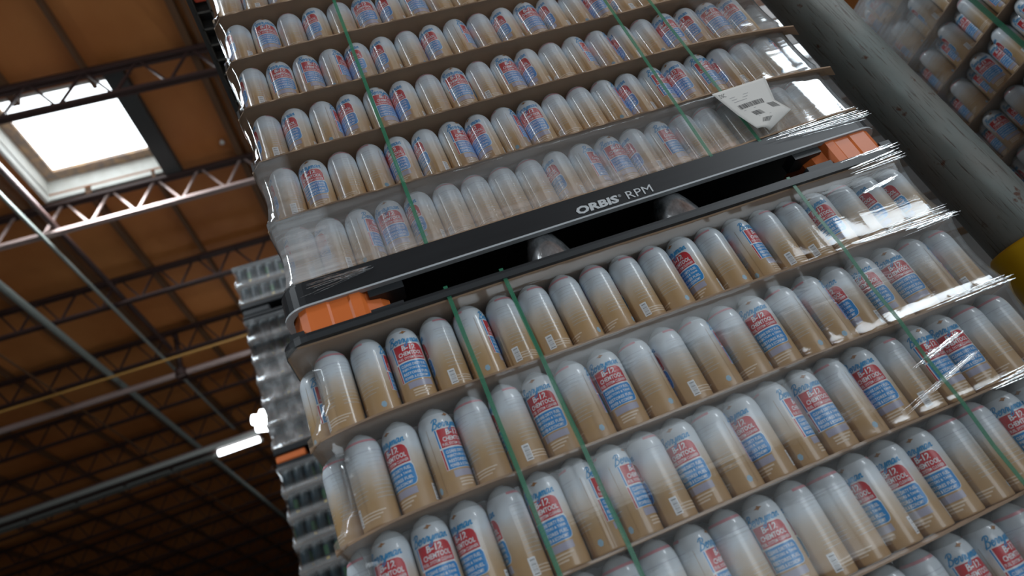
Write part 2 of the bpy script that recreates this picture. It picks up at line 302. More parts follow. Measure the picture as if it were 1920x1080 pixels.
# printed label: thin inked skin just off the can wall
LM = [M[k] for k in ('lwhite', 'red', 'blue', 'lav', 'sblue', 'grey', 'cream', 'pink', 'brown', 'ltblue', 'seam', 'ink')]
WH, RD, BL, LV, SB, GR, CR, PK, BR, LB, SE, IK = range(12)
def onr(x, z, lay, a0=0.0):
    a = x / RC + a0; r = prof_r(z) + 0.00012 + 0.00011 * lay
    return (r * sin(a), -r * cos(a), z)
lab = MB()
def patch(x0, x1, z0, z1, mi, lay, a0=0.0, rtr=0, rbr=0, nz=1):
    """curved rectangle, with optional rounded right corners"""
    n = max(1, int(abs(x1 - x0) / 0.0021)); xs = [x0 + (x1 - x0) * i / n for i in range(n + 1)]
    cols = []
    for x in xs:
        zt, zb = z1, z0
        if rtr and x > x1 - rtr: zt = z1 - rtr + math.sqrt(max(0, rtr ** 2 - (x - x1 + rtr) ** 2))
        if rbr and x > x1 - rbr: zb = z0 + rbr - math.sqrt(max(0, rbr ** 2 - (x - x1 + rbr) ** 2))
        cols.append([(x, zb + (zt - zb) * j / nz) for j in range(nz + 1)])
    vs = [onr(x, z, lay, a0) for c in cols for x, z in c]; q = nz + 1
    lab.add(vs, [(i * q + j, (i + 1) * q + j, (i + 1) * q + j + 1, i * q + j + 1) for i in range(n) for j in range(nz)], mi, True)
def text_mesh(body, shear=0.0, bold=0.0):
    cu = bpy.data.curves.new('txt', 'FONT'); cu.body = body; cu.shear = shear; cu.offset = bold; cu.resolution_u = 2
    o = bpy.data.objects.new('txt', cu); C.objects.link(o); bpy.context.view_layer.update()
    me = bpy.data.meshes.new_from_object(o.evaluated_get(bpy.context.evaluated_depsgraph_get()))
    vs = [(v.co.x, v.co.y) for v in me.vertices]; fs = [list(p.vertices) for p in me.polygons]
    bpy.data.objects.remove(o); bpy.data.curves.remove(cu); bpy.data.meshes.remove(me)
    xs = [v[0] for v in vs]; ys = [v[1] for v in vs]; ax, bx, ay, by = min(xs), max(xs), min(ys), max(ys)
    return [((x - ax) / (bx - ax), (y - ay) / (by - ay)) for x, y in vs], fs
def ltext(body, x0, x1, z0, z1, mi, lay, shear=0.0, bold=0.0):
    vs, fs = text_mesh(body, shear, bold)
    lab.add([onr(x0 + u * (x1 - x0), z0 + v * (z1 - z0), lay) for u, v in vs], fs, mi, False)
def ribbon(pts, w, f, mb, mi):
    """smooth stroke through 2-D points; f maps (x, y) to 3-D"""
    P = [Vector(p) for p in pts]; Q = []
    for i in range(len(P) - 1):
        a, b_, c, d = P[max(i - 1, 0)], P[i], P[i + 1], P[min(i + 2, len(P) - 1)]
        for t in (0, 0.33, 0.67): Q.append(0.5 * ((2 * b_) + (c - a) * t + (2 * a - 5 * b_ + 4 * c - d) * t * t + (3 * b_ - a - 3 * c + d) * t ** 3))
    Q.append(P[-1]); vs = []
    for i, q in enumerate(Q):
        d = (Q[min(i + 1, len(Q) - 1)] - Q[max(i - 1, 0)]); d = d.normalized() if d.length > 1e-6 else Vector((1, 0)); nrm = Vector((-d.y, d.x)) * w / 2
        vs += [f(*(q + nrm)), f(*(q - nrm))]
    mb.add(vs, [(2 * i, 2 * i + 1, 2 * i + 3, 2 * i + 2) for i in range(len(Q) - 1)], mi, False)
patch(-0.0318, 0.0312, 0.0440, 0.0828, WH, 0, rtr=0.006, rbr=0.009); patch(-0.0318, 0.0297, 0.0805, 0.1180, WH, 0, rtr=0.013)
patch(-0.0310, -0.0285, 0.0835, 0.1172, BL, 1); patch(-0.0310, -0.0285, 0.0448, 0.0805, RD, 1)
patch(-0.0268, 0.0288, 0.0835, 0.1172, RD, 1, rtr=0.0125); patch(-0.0268, 0.0303, 0.0448, 0.0810, BL, 1, rtr=0.006, rbr=0.0085)
ltext('B-12', -0.0125, 0.0135, 0.1045, 0.1152, WH, 2, 0.12, 0.03)
ltext('CHEMTOOL', -0.0215, 0.0245, 0.0935, 0.1018, WH, 2, 0.12, 0.025)
ltext('FUEL SYSTEM CLEANER', -0.0245, 0.0265, 0.0858, 0.0910, WH, 2, 0.0, 0.012)
for i, tx in enumerate(('CLEANS DIRTY FUEL', 'INJECTORS & TANK', 'RESTORES FUEL', 'POWER & ECONOMY')):
    ltext(tx, -0.0235, 0.0255 - 0.003 * (i == 3), 0.0718 - i * 0.0082, 0.0773 - i * 0.0082, WH, 2, 0.0, 0.02)
patch(-0.0215, 0.0255, 0.0295, 0.0412, LV, 1)
for i in range(3): patch(-0.016, 0.020 - 0.006 * i, 0.0235 - i * 0.0052, 0.0262 - i * 0.0052, CR, 1)
script = [[(0.55, 2.0), (0.35, 1.0), (0.1, -0.3)], [(-0.1, 1.6), (0.3, 2.15), (1.0, 2.1), (1.05, 1.5), (0.45, 1.15), (1.05, 0.9), (1.0, 0.2), (0.4, -0.05), (0.0, 0.25)],
    [(1.35, 0.5), (1.9, 0.7), (1.85, 1.0), (1.5, 0.9), (1.42, 0.4), (1.65, 0.0), (2.1, 0.25)], [(2.1, 0.25), (2.35, 1.05), (2.7, 0.9), (2.6, 0.2), (2.95, 0.1)], [(2.95, 0.1), (3.2, 1.05), (3.55, 0.9), (3.45, 0.2), (3.7, 0.15)],
    [(3.8, 1.0), (3.85, 0.3), (4.2, 0.15), (4.5, 1.0)], [(4.55, 1.05), (4.3, -0.7), (3.9, -1.0), (3.75, -0.6), (4.7, 0.25)], [(4.7, 0.2), (4.9, 1.0), (4.85, 0.0)], [(4.85, 0.6), (5.2, 1.0), (5.25, 0.0)], [(5.25, 0.6), (5.6, 1.0), (5.65, 0.15), (5.9, 0.15)],
    [(6.6, 0.9), (6.15, 1.0), (5.95, 0.4), (6.2, 0.0), (6.55, 0.7)], [(6.6, 1.0), (6.6, 0.15), (6.9, 0.15)], [(6.9, 0.2), (7.05, 1.0), (7.0, 0.0)], [(7.0, 0.6), (7.4, 1.0), (7.45, 0.15), (7.8, 0.3)]]
fmap = lambda x, y: onr(-0.0335 + (x + 0.25 * y) * 0.0080, 0.1200 + y * 0.0078, 3)
for st in script: ribbon(st, 0.27, fmap, lab, SB)
# small brown emblem on the shoulder
c0 = [(-0.0075, 0.1425), (-0.003, 0.1415), (0.0, 0.1395), (0.003, 0.1420), (0.008, 0.1435), (0.004, 0.1448), (0.0, 0.1470), (-0.002, 0.1442)]
lab.add([onr(x, z, 8) for x, z in c0], [(0, 1, 7), (1, 2, 3), (3, 4, 5), (5, 6, 7), (1, 3, 5), (1, 5, 7)], BR)
# back panel: faint text, pale blue dot, bar code, pink ring on the shoulder
A = math.radians
for a_c, w_, z_top, nl in ((140, 0.040, 0.122, 12), (-135, 0.044, 0.120, 12)):
    for i in range(nl):
        ww = w_ * (0.75 + 0.25 * random.random()); patch(-w_ / 2, -w_ / 2 + ww, z_top - i * 0.0068 - 0.0007, z_top - i * 0.0068, GR, 0, A(a_c))
patch(-0.040, 0.040, 0.1440, 0.1485, PK, 4, A(180), nz=2)
patch(-0.045, 0.045, 0.1257, 0.1263, LV, 1, A(180))
for i in range(3): patch(-0.03, 0.02 - 0.006 * i, 0.0235 - i * 0.005, 0.0258 - i * 0.005, CR, 1, A(165))
patch(-0.0065, 0.0065, 0.011, 0.040, WH, 1, A(108))
for i in range(14):
    patch(-0.0038, 0.0048, 0.0135 + i * 0.0018, 0.0135 + i * 0.0018 + (0.0011, 0.0006, 0.0009)[i % 3], GR if i % 4 else IK, 2, A(108))
lab.add([onr(0.0052 * cos(pi / 3 * i) , 0.019 + 0.0062 * sin(pi / 3 * i), 1, A(-98)) for i in range(6)], [list(range(6))], LB)
patch(-0.0003, 0.0003, 0.010, 0.124, SE, 1, A(-78))
me_label = lab.mesh('printed_label', LM)
me_body_w = me_body.copy(); me_body_w.materials[0] = M['can_wrapped']
me_label_w = me_label.copy()
for i_, k in enumerate(('lwhite', 'red', 'blue', 'lav', 'sblue', 'grey', 'cream')): me_label_w.materials[i_] = WRAPPED[k]
CAMXY = Vector((0.11345, -1.09476))
can0 = obj('aerosol_can', me_body); dome0 = obj('dome_top', me_dome, can0); lab0 = obj('printed_label', me_label, can0)
lab0['label'] = 'printed can label with red and blue panels'
first_can = [True]
def place_can(loc, phi, label, group, tight=False):
    """phi: direction of the label centre, 0 = facing the front of the load (-Y), positive to the right"""
    if first_can[0]:
        first_can[0] = False; r = can0
    else:
        r = can0.copy(); C.objects.link(r)
        for ch in (dome0, lab0):
            c = ch.copy(); C.objects.link(c); c.parent = r
            if tight and ch is lab0: c.data = me_label_w
        if tight: r.data = me_body_w
    r.location = loc; r.rotation_euler = (0, 0, math.radians(phi)); tag(r, label, 'can', group)
    return r
def face(app):
    a = ((app + 180) % 360) - 180
    if abs(a) < 16: return 'label facing front'
    if abs(a) < 62: return 'label turned ' + ('right' if a > 0 else 'left')
    if abs(a) < 125: return 'label edge at ' + ('right' if a > 0 else 'left')
    return 'plain back'
Bk = None
d = lambda a: a + 98
c = lambda a: a - 108
ROWS = {
 'U6': [180, -100, -60, 180, 170],
 'U5': [-78, 10, 180, -35, 175, 0, -45, 25, 185, 180, 60, -40],
 'U4': [-95, 5, 35, 75, -30, -45, d(45), -25, 85, 180, -35, 25, -45, d(30), -8, -66, 180, d(10)],
 'U3': [-100, -45, d(0), -40, 40, -42, 180, 15, c(0), 40, -40, c(-30), 88, d(15), -68, d(35), 10, -20, 25, -5],
 'U2': [c(8), -15, 180, d(25), -28, -62, 50, -28, d(0), 0, c(-30), 180, d(15), -45, 62, -6, 50, -60, 180, 110],
 'U1': [-92, -72, 72, -5, -52, c(-40), 180, 175, 190, -50, 75, 38, -55, 58, 180, 185, 178, 182, 180, 180],
 'L1': [180, d(5), 15, c(2), d(0), c(-10), c(-5), 150, 170, c(0), d(40), -30, d(40), 75, c(10), c(0), 0, 182, -38, -42],
 'L2': [180, -38, 45, 180, c(5), -10, d(20), 4, d(35), c(12), d(20), 180, 5, d(35), d(20), -45, -10, 15, d(30), -112],
 'L3': [-22, 0, -42, c(15), -15, 84, 65, c(8), -15, d(25), -30, 80, 25, d(30), 0, c(12), 40, 20, 180, 178],
 'L4': [10, -30, 180, 60, 0, 180, 182, 70, 180, 0, c(10), 182, -42, -20, -10, 180, 178, 20, -20, 180],
 'L5': [0, 180, 60, -40, 180, 30, 180, -20, 180, 70, 180, 10, 182, 32, 50, 180],
}
DX = {'U6': -.004, 'U5': -.004, 'U4': -.0006, 'U3': .001, 'U2': .0036, 'U1': -.001, 'L1': .0055, 'L2': .0057, 'L3': .0048, 'L4': .005, 'L5': .005}
TIER = {'U1': 'lowest tier above pallet', 'U2': 'second tier above pallet', 'U3': 'third tier above pallet', 'U4': 'fourth tier above pallet', 'U5': 'fifth tier above pallet', 'U6': 'sixth tier above pallet',
        'L1': 'top tier below pallet', 'L2': 'second tier below pallet', 'L3': 'third tier below pallet', 'L4': 'fourth tier below pallet', 'L5': 'fifth tier below pallet'}
YAW = -0.0165
def upper(x, y):               # the upper load sits slightly turned on the lower one
    return (0.6 + (x - 0.6) * cos(YAW) - y * sin(YAW), 0.028 + y * cos(YAW) + (x - 0.6) * sin(YAW))
def base_z(t):
    k = int(t[1]) - 1
    return ZU + k * TH if t[0] == 'U' else ZU - 0.333 + (0.0057 if k == 0 else 0) - k * TH
LO_X = {'L1': -0.0174}
for t, phis in sorted(ROWS.items(), key=lambda q: q[0]):      # lower load first
    n = len(phis)
    for i in range(20):
        if i >= n: break
        if t == 'L4' and i < 4 or t == 'L5' and i < 11: continue      # outside the picture
        x = (i + 0.5) * PX + DX[t]; y = 0.0445
        if t == 'L1': x -= (x - 0.6) * LO_X['L1'] * 1.0
        yaw = 0
        if t[0] == 'U': x, y = upper(x, y); yaw = math.degrees(YAW)
        app = phis[i]; va = math.degrees(math.atan2(CAMXY.x - x, -(CAMXY.y - y)))   # bearing of the camera from the can
        nm = 'leftmost' if i == 0 else 'rightmost' if i == 19 else ORD[i]
        lb = ('%s can in %s, %s' % (nm, TIER[t], face(app))) if i in (0, 19) else ('%s can from left in %s, %s' % (nm, TIER[t], face(app)))
        place_can((x, y, base_z(t) + 0.0033), app + va, lb, 'aerosol cans in ' + TIER[t], t[0] == 'U')
# second row seen at the left end of the lower load
for t, app in (('L1', 50), ('L2', 150), ('L3', 120)):
    place_can((DX[t] - 0.016, 0.0445 + PY - 0.003, base_z(t) + 0.0033), app - 5, 'can set back at the left corner of %s' % TIER[t], 'cans set back at the left corner')
# hidden cans behind the front rows: plain bodies, joined per load
def mass(name, label, zs, skip, rows, off, up):
    mb = MB(); bp = [(0.0305, 0.0), (RC, 0.003), (RC, 0.124), (prof_r(.135), .135), (prof_r(.15), .15), (prof_r(.159), .159), (0.009, HC)]
    for z in zs:
        for r in rows:
            for i in range(20):
                if r == 1 and i == 0 and skip(z): continue
                x = (i + 0.5) * PX + (off if r % 2 else 0) + 0.004; y = 0.0445 + r * PY
                if up: x, y = upper(x, y)
                b0 = len(mb.v); mb.lathe([(p, z + q + 0.0033) for p, q in bp], 14, 0, (x, y))
    m = mb.build(name, [M['canback']]); tag(m, label, 'cans', kind='stuff'); return m
M['canback'] = mat('can_back_rows', (0.52, 0.54, 0.55), 0.35)
Lz = [base_z('L1')] + [ZU - 0.333 - k * TH for k in range(1, 12)]; Uz = [ZU + k * TH for k in range(9)]
mass('aerosol_cans', 'rows of cans packed behind the front row of the lower load', Lz[:6], lambda z: z in Lz[:3], (1, 2), -0.033, False)
mass('aerosol_cans', 'rows of cans packed behind the front row of the upper load', Uz[:7], lambda z: False, (1, 2), 0.033, True)
mass('aerosol_cans', 'cans at the foot of the lower load, out of the picture', Lz[5:], lambda z: False, (0, 18), -0.033, False)
mass('aerosol_cans', 'cans at the head of the upper load, out of the picture', Uz[6:], lambda z: False, (0, 3), 0.033, True)

# ------------------------------------------------------------------ tier sheets
def sheet(z, x0, x1, label, up=False, ldroop=0.0, rdroop=0.0, yf=-0.003, th=0.004, group=None, wob=0.0015, mt='board', rfrom=0.95, depth=1.14):
    n = 56; xs = [x0 + (x1 - x0) * i / n for i in range(n + 1)]
    rows_ = [0.0, 0.018, 0.05, 0.3, depth]
    ph = random.random() * 6
    top = []; bot = []
    rc = 0.03
    for x in xs:
        e = min(x - x0, x1 - x); ins = rc - math.sqrt(max(0, rc * rc - (rc - e) ** 2)) if e < rc else 0
        for j, yy in enumerate(rows_):
            f = (1, 0.45, 0.1, 0, 0)[j]
            dz = wob * sin(x * 9 + ph) * f
            if ldroop: dz -= ldroop * f * max(0, 1 - (x - x0) / 0.16) ** 2
            if rdroop: dz -= rdroop * f * max(0, (x - rfrom) / (x1 - rfrom)) ** 2
            ext = -0.022 * max(0, (x - rfrom) / (x1 - rfrom)) if rdroop and j == 0 else 0
            y = (yf + ins + ext) if j == 0 else max(yf + ins, yf + yy) if j < 4 else yf + yy - ins
            px, py = upper(x, y) if up else (x, y)
            top.append((px, py, z + th + dz)); bot.append((px, py, z + dz))
    q = len(rows_); mb = MB(); N_ = len(top)
    fs = [(i * q + j, (i + 1) * q + j, (i + 1) * q + j + 1, i * q + j + 1) for i in range(n) for j in range(q - 1)]
    ff = fs + [tuple(N_ + k for k in f[::-1]) for f in fs]
    for i in range(n):
        a, b_ = i * q, (i + 1) * q; ff.append((a, N_ + a, N_ + b_, b_)); a += q - 1; b_ += q - 1; ff.append((a, b_, N_ + b_, N_ + a))
    for j in range(q - 1):
        ff.append((j, j + 1, N_ + j + 1, N_ + j)); a = n * q + j; ff.append((a, N_ + a, N_ + a + 1, a + 1))
    mb.add(top + bot, ff, 0, False)
    return tag(mb.build('tier_sheet', [M[mt]]), label, 'cardboard', group)
for k in range(1, 9):
    sheet(ZU + k * TH - 0.001, -0.022, 1.376, 'brown cardboard sheet under the %s tier above pallet' % ORD[k], True, 0.006, {1: 0.045, 2: 0.058, 3: 0.050, 4: 0.036}.get(k, 0.02), group='cardboard sheets of the upper load')
sheet(ZU - 0.001, -0.01, 1.345, 'brown cardboard sheet lying on the black pallet deck', True, 0, 0.01, yf=-0.006, group='cardboard sheets of the upper load')
for k in range(0, 12):
    sheet(Lz[k] - 0.001 if k else Lz[0] - 0.001, -0.042, 1.342, 'brown cardboard sheet under the %s tier below pallet' % (('top',) + tuple(ORD[1:12]))[k], False, 0.014, 0, group='cardboard sheets of the lower load')
sheet(ZU - 0.1575, -0.040, 1.345, 'brown cardboard cover sheet on the lower load', False, 0.0, 0, yf=-0.004, group='cardboard sheets of the lower load')

# ------------------------------------------------------------------ pallets
def rrect(x0, x1, y0, y1, r, n=6):
    pts = []
    for cx, cy, a in ((x1 - r, y0 + r, -pi / 2), (x1 - r, y1 - r, 0), (x0 + r, y1 - r, pi / 2), (x0 + r, y0 + r, pi)):
        pts += [(cx + r * cos(a + pi / 2 * i / n), cy + r * sin(a + pi / 2 * i / n)) for i in range(n + 1)]
    return pts
def prism(mb, pts, z0, z1, mi=0, side_smooth=False, ins=0):
    n = len(pts); mb.add([(x, y, z0) for x, y in pts] + [(x, y, z1) for x, y in pts], [(i, (i + 1) % n, n + (i + 1) % n, n + i) for i in range(n)], mi, side_smooth)
    mb.add([(x, y, z0) for x, y in pts], [list(range(n))[::-1]], mi); mb.add([(x, y, z1) for x, y in pts], [list(range(n))], mi)
def text_on(name, body, x0, x1, z0, z1, y, m, parent, bold=0.0, shear=0, th=0.0008):
    vs, fs = text_mesh(body, shear, bold); mb = MB()
    mb.add([(x0 + u * (x1 - x0), y, z0 + v * (z1 - z0)) for u, v in vs], fs)
    return mb.build(name, [m], parent)
def pallet(name, loc, label, x0, x1, dp, orange, lettering=False, simple=False, rz=0, grid=False):
    p = tag(empty(name, loc, rz), label, 'pallet'); y0, y1 = -0.012, dp
    ring = MB(); o_ = rrect(x0, x1, y0, y1, 0.05); i_ = rrect(x0 + .012, x1 - .012, y0 + .012, y1 - .012, 0.04); n = len(o_)
    ring.add([(x, y, z) for z in (-0.060, -0.010) for x, y in o_] + [(x, y, z) for z in (-0.060, -0.010) for x, y in i_],
        [(i, (i + 1) % n, n + (i + 1) % n, n + i) for i in range(n)] + [(2 * n + (i + 1) % n, 2 * n + i, 3 * n + i, 3 * n + (i + 1) % n) for i in range(n)] + [((i + 1) % n, i, 2 * n + i, 2 * n + (i + 1) % n) for i in range(n)], 0, False)
    ring.build('deck_rim', [M['blackp']], p)
    if grid:
        g = MB(); nx, ny = 26, 22
        for i in range(nx + 1): xx = x0 + .012 + (x1 - x0 - .024) * i / nx; g.box(xx - .004, xx + .004, y0 + .01, y1 - .01, -0.058, -0.012)
        for j in range(ny + 1): yy = y0 + .012 + (y1 - y0 - .024) * j / ny; g.box(x0 + .01, x1 - .01, yy - .004, yy + .004, -0.058, -0.012)
        g.build('rib_grid', [M['ribp']], p)['kind'] = 'stuff'
        MB().box(x0 + .02, x0 + .10, y0 + .40, y0 + .47, -0.05, -0.014, bev=0.008).build('foot_plug', [M['redor']], p); MB().box(x0 + .03, x0 + .09, y0 + 1.40, y0 + 1.47, -0.05, -0.014, bev=0.008).build('foot_plug', [M['redor']], p)
    d_ = MB(); prism(d_, rrect(x0 + .002, x1 - .002, y0 + .002, y1 - .002, 0.05), -0.012, -0.004); d_.build('deck', [M['blackp']], p)
    lip = MB(); a_ = rrect(x0 - .002, x1 + .002, y0 - .002, y1 + .002, 0.05); b2 = a_; n = len(a_)
    lip.add([(x, y, z) for z in (-0.0625, -0.0585) for x, y in a_] + [(x, y, -0.0625) for x, y in i_], [(i, (i + 1) % n, n + (i + 1) % n, n + i) for i in range(n)] + [((i + 1) % n, i, 2 * n + i, 2 * n + (i + 1) % n) for i in range(n)], 0)
    lip.build('rim_edge', [M['rimline'] if not grid else M['greyp']], p)
    if not simple:
        # base frame (runners)
        br = MB(); o2 = rrect(x0 + .002, x1 - .002, y0 + .0, y1, 0.06); i2 = rrect(x0 + .10, x1 - .10, y0 + .10, y1 - .10, 0.04); n = len(o2)
        br.add([(x, y, z) for z in (-0.142, -0.124) for x, y in o2] + [(x, y, z) for z in (-0.142, -0.124) for x, y in i2],
            [(i, (i + 1) % n, n + (i + 1) % n, n + i) for i in range(n)] + [(2 * n + (i + 1) % n, 2 * n + i, 3 * n + i, 3 * n + (i + 1) % n) for i in range(n)] + [((i + 1) % n, i, 2 * n + i, 2 * n + (i + 1) % n) for i in range(n)] + [(n + i, n + (i + 1) % n, 3 * n + (i + 1) % n, 3 * n + i) for i in range(n)], 0)
        br.build('base_frame', [M['blackp']], p)
    # corner feet: lobed plastic blocks
    for cx, sx in ((x0, 1), (x1, -1)):
        for cy, sy in ((y0, 1), (y1, -1)):
            prof = [(0.012, 0.055), (0.022, 0.036), (0.030, 0.012), (0.045, 0.004), (0.085, 0.0035), (0.090, 0.006), (0.125, 0.006), (0.130, 0.0035), (0.150, 0.005), (0.158, 0.020), (0.185, 0.028), (0.200, 0.045), (0.205, 0.14), (0.15, 0.18), (0.03, 0.18), (0.010, 0.15)]
            pts = [(cx + sx * u, cy + sy * v) for u, v in prof]
            if sx * sy < 0: pts = pts[::-1]
            f = MB(); prism(f, pts, -0.128, -0.055, 0, False)
            fo = f.build('corner_foot', [orange], p)
            bk = MB(); bk.box(*sorted((cx + sx * 0.160, cx + sx * 0.225)), *sorted((cy + sy * 0.012, cy + sy * 0.06)), -0.128, -0.106); bk.build('foot_bracket', [M['greyp']], p); bk = MB(); bk.box(*sorted((cx + sx * 0.004, cx + sx * 0.032)), *sorted((cy + sy * 0.006, cy + sy * 0.06)), -0.128, -0.106); bk.build('foot_bracket', [M['greyp']], p); bk = MB(); bk.box(*sorted((cx + sx * 0.165, cx + sx * 0.235)), *sorted((cy + sy * 0.012, cy + sy * 0.06)), -0.078, -0.055); bk.build('foot_bracket', [M['greyp']], p)
            
    mids = [(0.505, y0 + 0.03), (0.808, y0 + 0.03), (0.65, dp / 2), (0.505, dp - 0.05), (0.808, dp - 0.05), (x0 + .06, dp / 2), (x1 - .06, dp / 2)]
    for mx_, my in mids if not simple else mids[2:3]:
        lg = MB(); lg.lathe([(0.055, -0.128), (0.052, -0.115), (0.043, -0.085), (0.034, -0.062), (0.030, -0.05)], 20, 0, (mx_, my + 0.018), True); lg.build('leg', [M['legp']], p)
    if lettering:
        text_on('lettering', 'ORBIS', 0.590, 0.688, -0.0515, -0.0315, y0 - 0.0012, M['paint'], p, 0.045, 0.05)
        text_on('lettering', '\u00ae', 0.690, 0.697, -0.040, -0.0325, y0 - 0.0012, M['paint'], p)
        text_on('lettering', 'RPM', 0.708, 0.768, -0.0515, -0.0315, y0 - 0.0012, M['paint'], p, 0.0)
    return p
M['legp'] = mat('leg_painted_sheen', (0.05, 0.056, 0.06), 0.16, 0, 0.9, noise=((30, 30, 14), 0.16, (0.20, 0.21, 0.22)), bump=(0.7, 0.004), coat=0.8)  # lighter base and pale blotches stand in for shiny highlights on black legs
px_, py_ = upper(0, 0)
pallet('plastic_pallet', (px_, py_ - 0.004, ZU), 'black plastic pallet with orange corner feet between the two can loads', -0.032, 1.352, 1.15, M['orange'], True, False, YAW)
# top frame of the lower load
tf = tag(empty('top_frame', (0, 0, ZU - 0.1535)), 'black plastic top frame pressed on the lower load', 'frame')
f = MB(); o2 = rrect(-0.043, 1.349, -0.014, 1.14, 0.05); i2 = rrect(0.06, 1.25, 0.09, 1.04, 0.03); n = len(o2)
f.add([(x, y, z) for z in (0.0, 0.011) for x, y in o2] + [(x, y, z) for z in (0.0, 0.011) for x, y in i2], [(i, (i + 1) % n, n + (i + 1) % n, n + i) for i in range(n)] + [((i + 1) % n, i, 2 * n + i, 2 * n + (i + 1) % n) for i in range(n)] + [(n + i, n + (i + 1) % n, 3 * n + (i + 1) % n, 3 * n + i) for i in range(n)])
f.build('frame_bar', [M['greyp']], tf)
f = MB(); i3 = rrect(-0.033, 1.339, -0.004, 1.13, 0.042); n = len(o2)
f.add([(x, y, z) for z in (0.011, 0.0165) for x, y in o2] + [(x, y, z) for z in (0.011, 0.0195) for x, y in i3], [(i, (i + 1) % n, n + (i + 1) % n, n + i) for i in range(n)] + [(2 * n + (i + 1) % n, 2 * n + i, 3 * n + i, 3 * n + (i + 1) % n) for i in range(n)] + [(n + i, n + (i + 1) % n, 3 * n + (i + 1) % n, 3 * n + i) for i in range(n)])
f.build('frame_lip', [M['blackp']], tf)
# floor pallet and the third pallet on top
pallet('plastic_pallet', (0, 0, ZU - 0.333 - 11 * TH - 0.001 + 0.005), 'black plastic pallet on the floor under the lower load', -0.042, 1.342, 1.13, M['orange'])
pp = pallet('plastic_pallet', (0, 0, ZU + 1.53 + 0.066), 'black plastic pallet overhead with ribbed underside showing at the top left corner', -0.128, 1.27, 1.55, M['redor'], simple=True, grid=True)

# ------------------------------------------------------------------ straps
def strap(pts, label, up=False, w=0.0080, name='strap'):
    mb = MB(); vs = []
    for x, y, z in pts:
        for s in (-1, 1):
            a = (x + s * w / 2, y)
            a = upper(*a) if up else a
            for dy in (0, 0.0009): vs.append((a[0], a[1] + dy, z))
    m = len(pts); fs = []
    for i in range(m - 1):
        a, b_ = 4 * i, 4 * (i + 1)
        fs += [(a, a + 2, b_ + 2, b_), (a + 1, b_ + 1, b_ + 3, a + 3), (a, b_, b_ + 1, a + 1), (a + 2, a + 3, b_ + 3, b_ + 2)]
    mb.add(vs, fs); return tag(mb.build(name, [M['strap']]), label, 'strap', 'green straps')
def strap_path(xz, tiers_z, y_edge, y_mid, y0=None):
    return [(x, y_edge if any(abs(z - tz) < 0.012 for tz in tiers_z) else y_mid, z) for x, z in xz]
def spine(xa, xb, za, zb, ye, ym, zs):
    lev = sorted(set([za, zb] + [z for z in zs if zb < z < za] + [z + TH * 0.5 for z in zs if zb < z + TH * .5 < za]), reverse=True); out = []
    for z in lev:
        e = min((abs(z - q) for q in zs), default=1) < 0.01
        out.append((xa + (xb - xa) * (za - z) / (za - zb), ye if e else ym, z))
    return out
strap(spine(0.300, 0.274, ZU + 1.52, ZU - 0.056, -0.0080, -0.0075, Uz[1:]), 'green strap down the left part of the upper load', True)
strap(spine(0.965, 0.936, ZU + 1.52, ZU - 0.056, -0.0150, -0.0145, Uz[1:]), 'green strap right of centre on the upper load, left of a pair', True)
strap(spine(1.045, 1.064, ZU + 1.52, ZU - 0.056, -0.0150, -0.0145, Uz[1:]), 'green strap right of centre on the upper load, right of a pair', True)
strap(spine(0.272, 0.262, ZU - 0.13, 0.3, -0.0155, -0.0115, Lz), 'green strap down the left end of the lower load')
strap(spine(0.385, 0.388, ZU - 0.13, 0.3, -0.0155, -0.0115, Lz), 'green strap just right of the leftmost strap on the lower load')
strap(spine(1.048, 1.046, ZU - 0.13, 0.3, -0.0155, -0.0115, Lz), 'green strap down the right part of the lower load')

# ------------------------------------------------------------------ stretch film
def film(name, label, zs, x0, x1, up, hz, side=0.32, edge=-0.005, mid=0.006, flat_from=9, parent=None, m='film', bulge_r=0.0, droops=None):
    """film drawn round the load: stands on the sheet edges and falls back onto the cans between them"""
    per = [(x0, side * (1 - i / 6)) for i in range(6)] + [(x0 + 0.006, 0.008), (x0 + 0.022, 0.0)] + [(x0 + 0.022 + (x1 - x0 - 0.044) * i / 60, 0.0) for i in range(1, 60)] + [(x1 - 0.022, 0.0), (x1 - 0.006, 0.008)] + [(x1, side * (i / 6)) for i in range(1, 7)]
    T = [0, 0.06, 0.16, 0.3, 0.45, 0.6, 0.75, 0.88, 0.96]
    lev = []
    for a, b_ in zip(zs[:-1], zs[1:]):
        for t in T: lev.append((a + (b_ - a) * t, t, a, b_))
    lev.append((zs[-1], 0, zs[-1], zs[-1]))
    vs = []; hv = []; q = len(per)
    for z, t, a, b_ in lev:
        s_ = sin(pi * t) ** 0.55 if 0 < t < 1 else 0
        for i, (x, y) in enumerate(per):
            front = 8 <= i < q - 8
            inw = (mid - edge) * s_
            xx, yy = x, y + edge + inw
            if i < 8: xx = x + (0.030 if not up else 0.012) * s_ + 0.0
            if i >= q - 8: xx = x - 0.014 * s_
            if front: yy += 0.0012 * sin(x * 95 + z * 7)
            if x > 1.12 and droops: yy -= 0.010 * s_ * min(1, (x - 1.12) / 0.1)
            if up: xx, yy = upper(xx, yy)
            vs.append((xx, yy, z)); hv.append(max(0, hz(x, z, t)))
    mb = MB(); mb.add(vs, [(r * q + i, r * q + i + 1, (r + 1) * q + i + 1, (r + 1) * q + i) for r in range(len(lev) - 1) for i in range(q - 1)], 0, True)
    me = mb.mesh(name, [M[m]]); at = me.attributes.new('haze', 'FLOAT', 'POINT'); at.data.foreach_set('value', hv)
    return tag(obj(name, me, parent), label, 'film') if not parent else obj(name, me, parent)
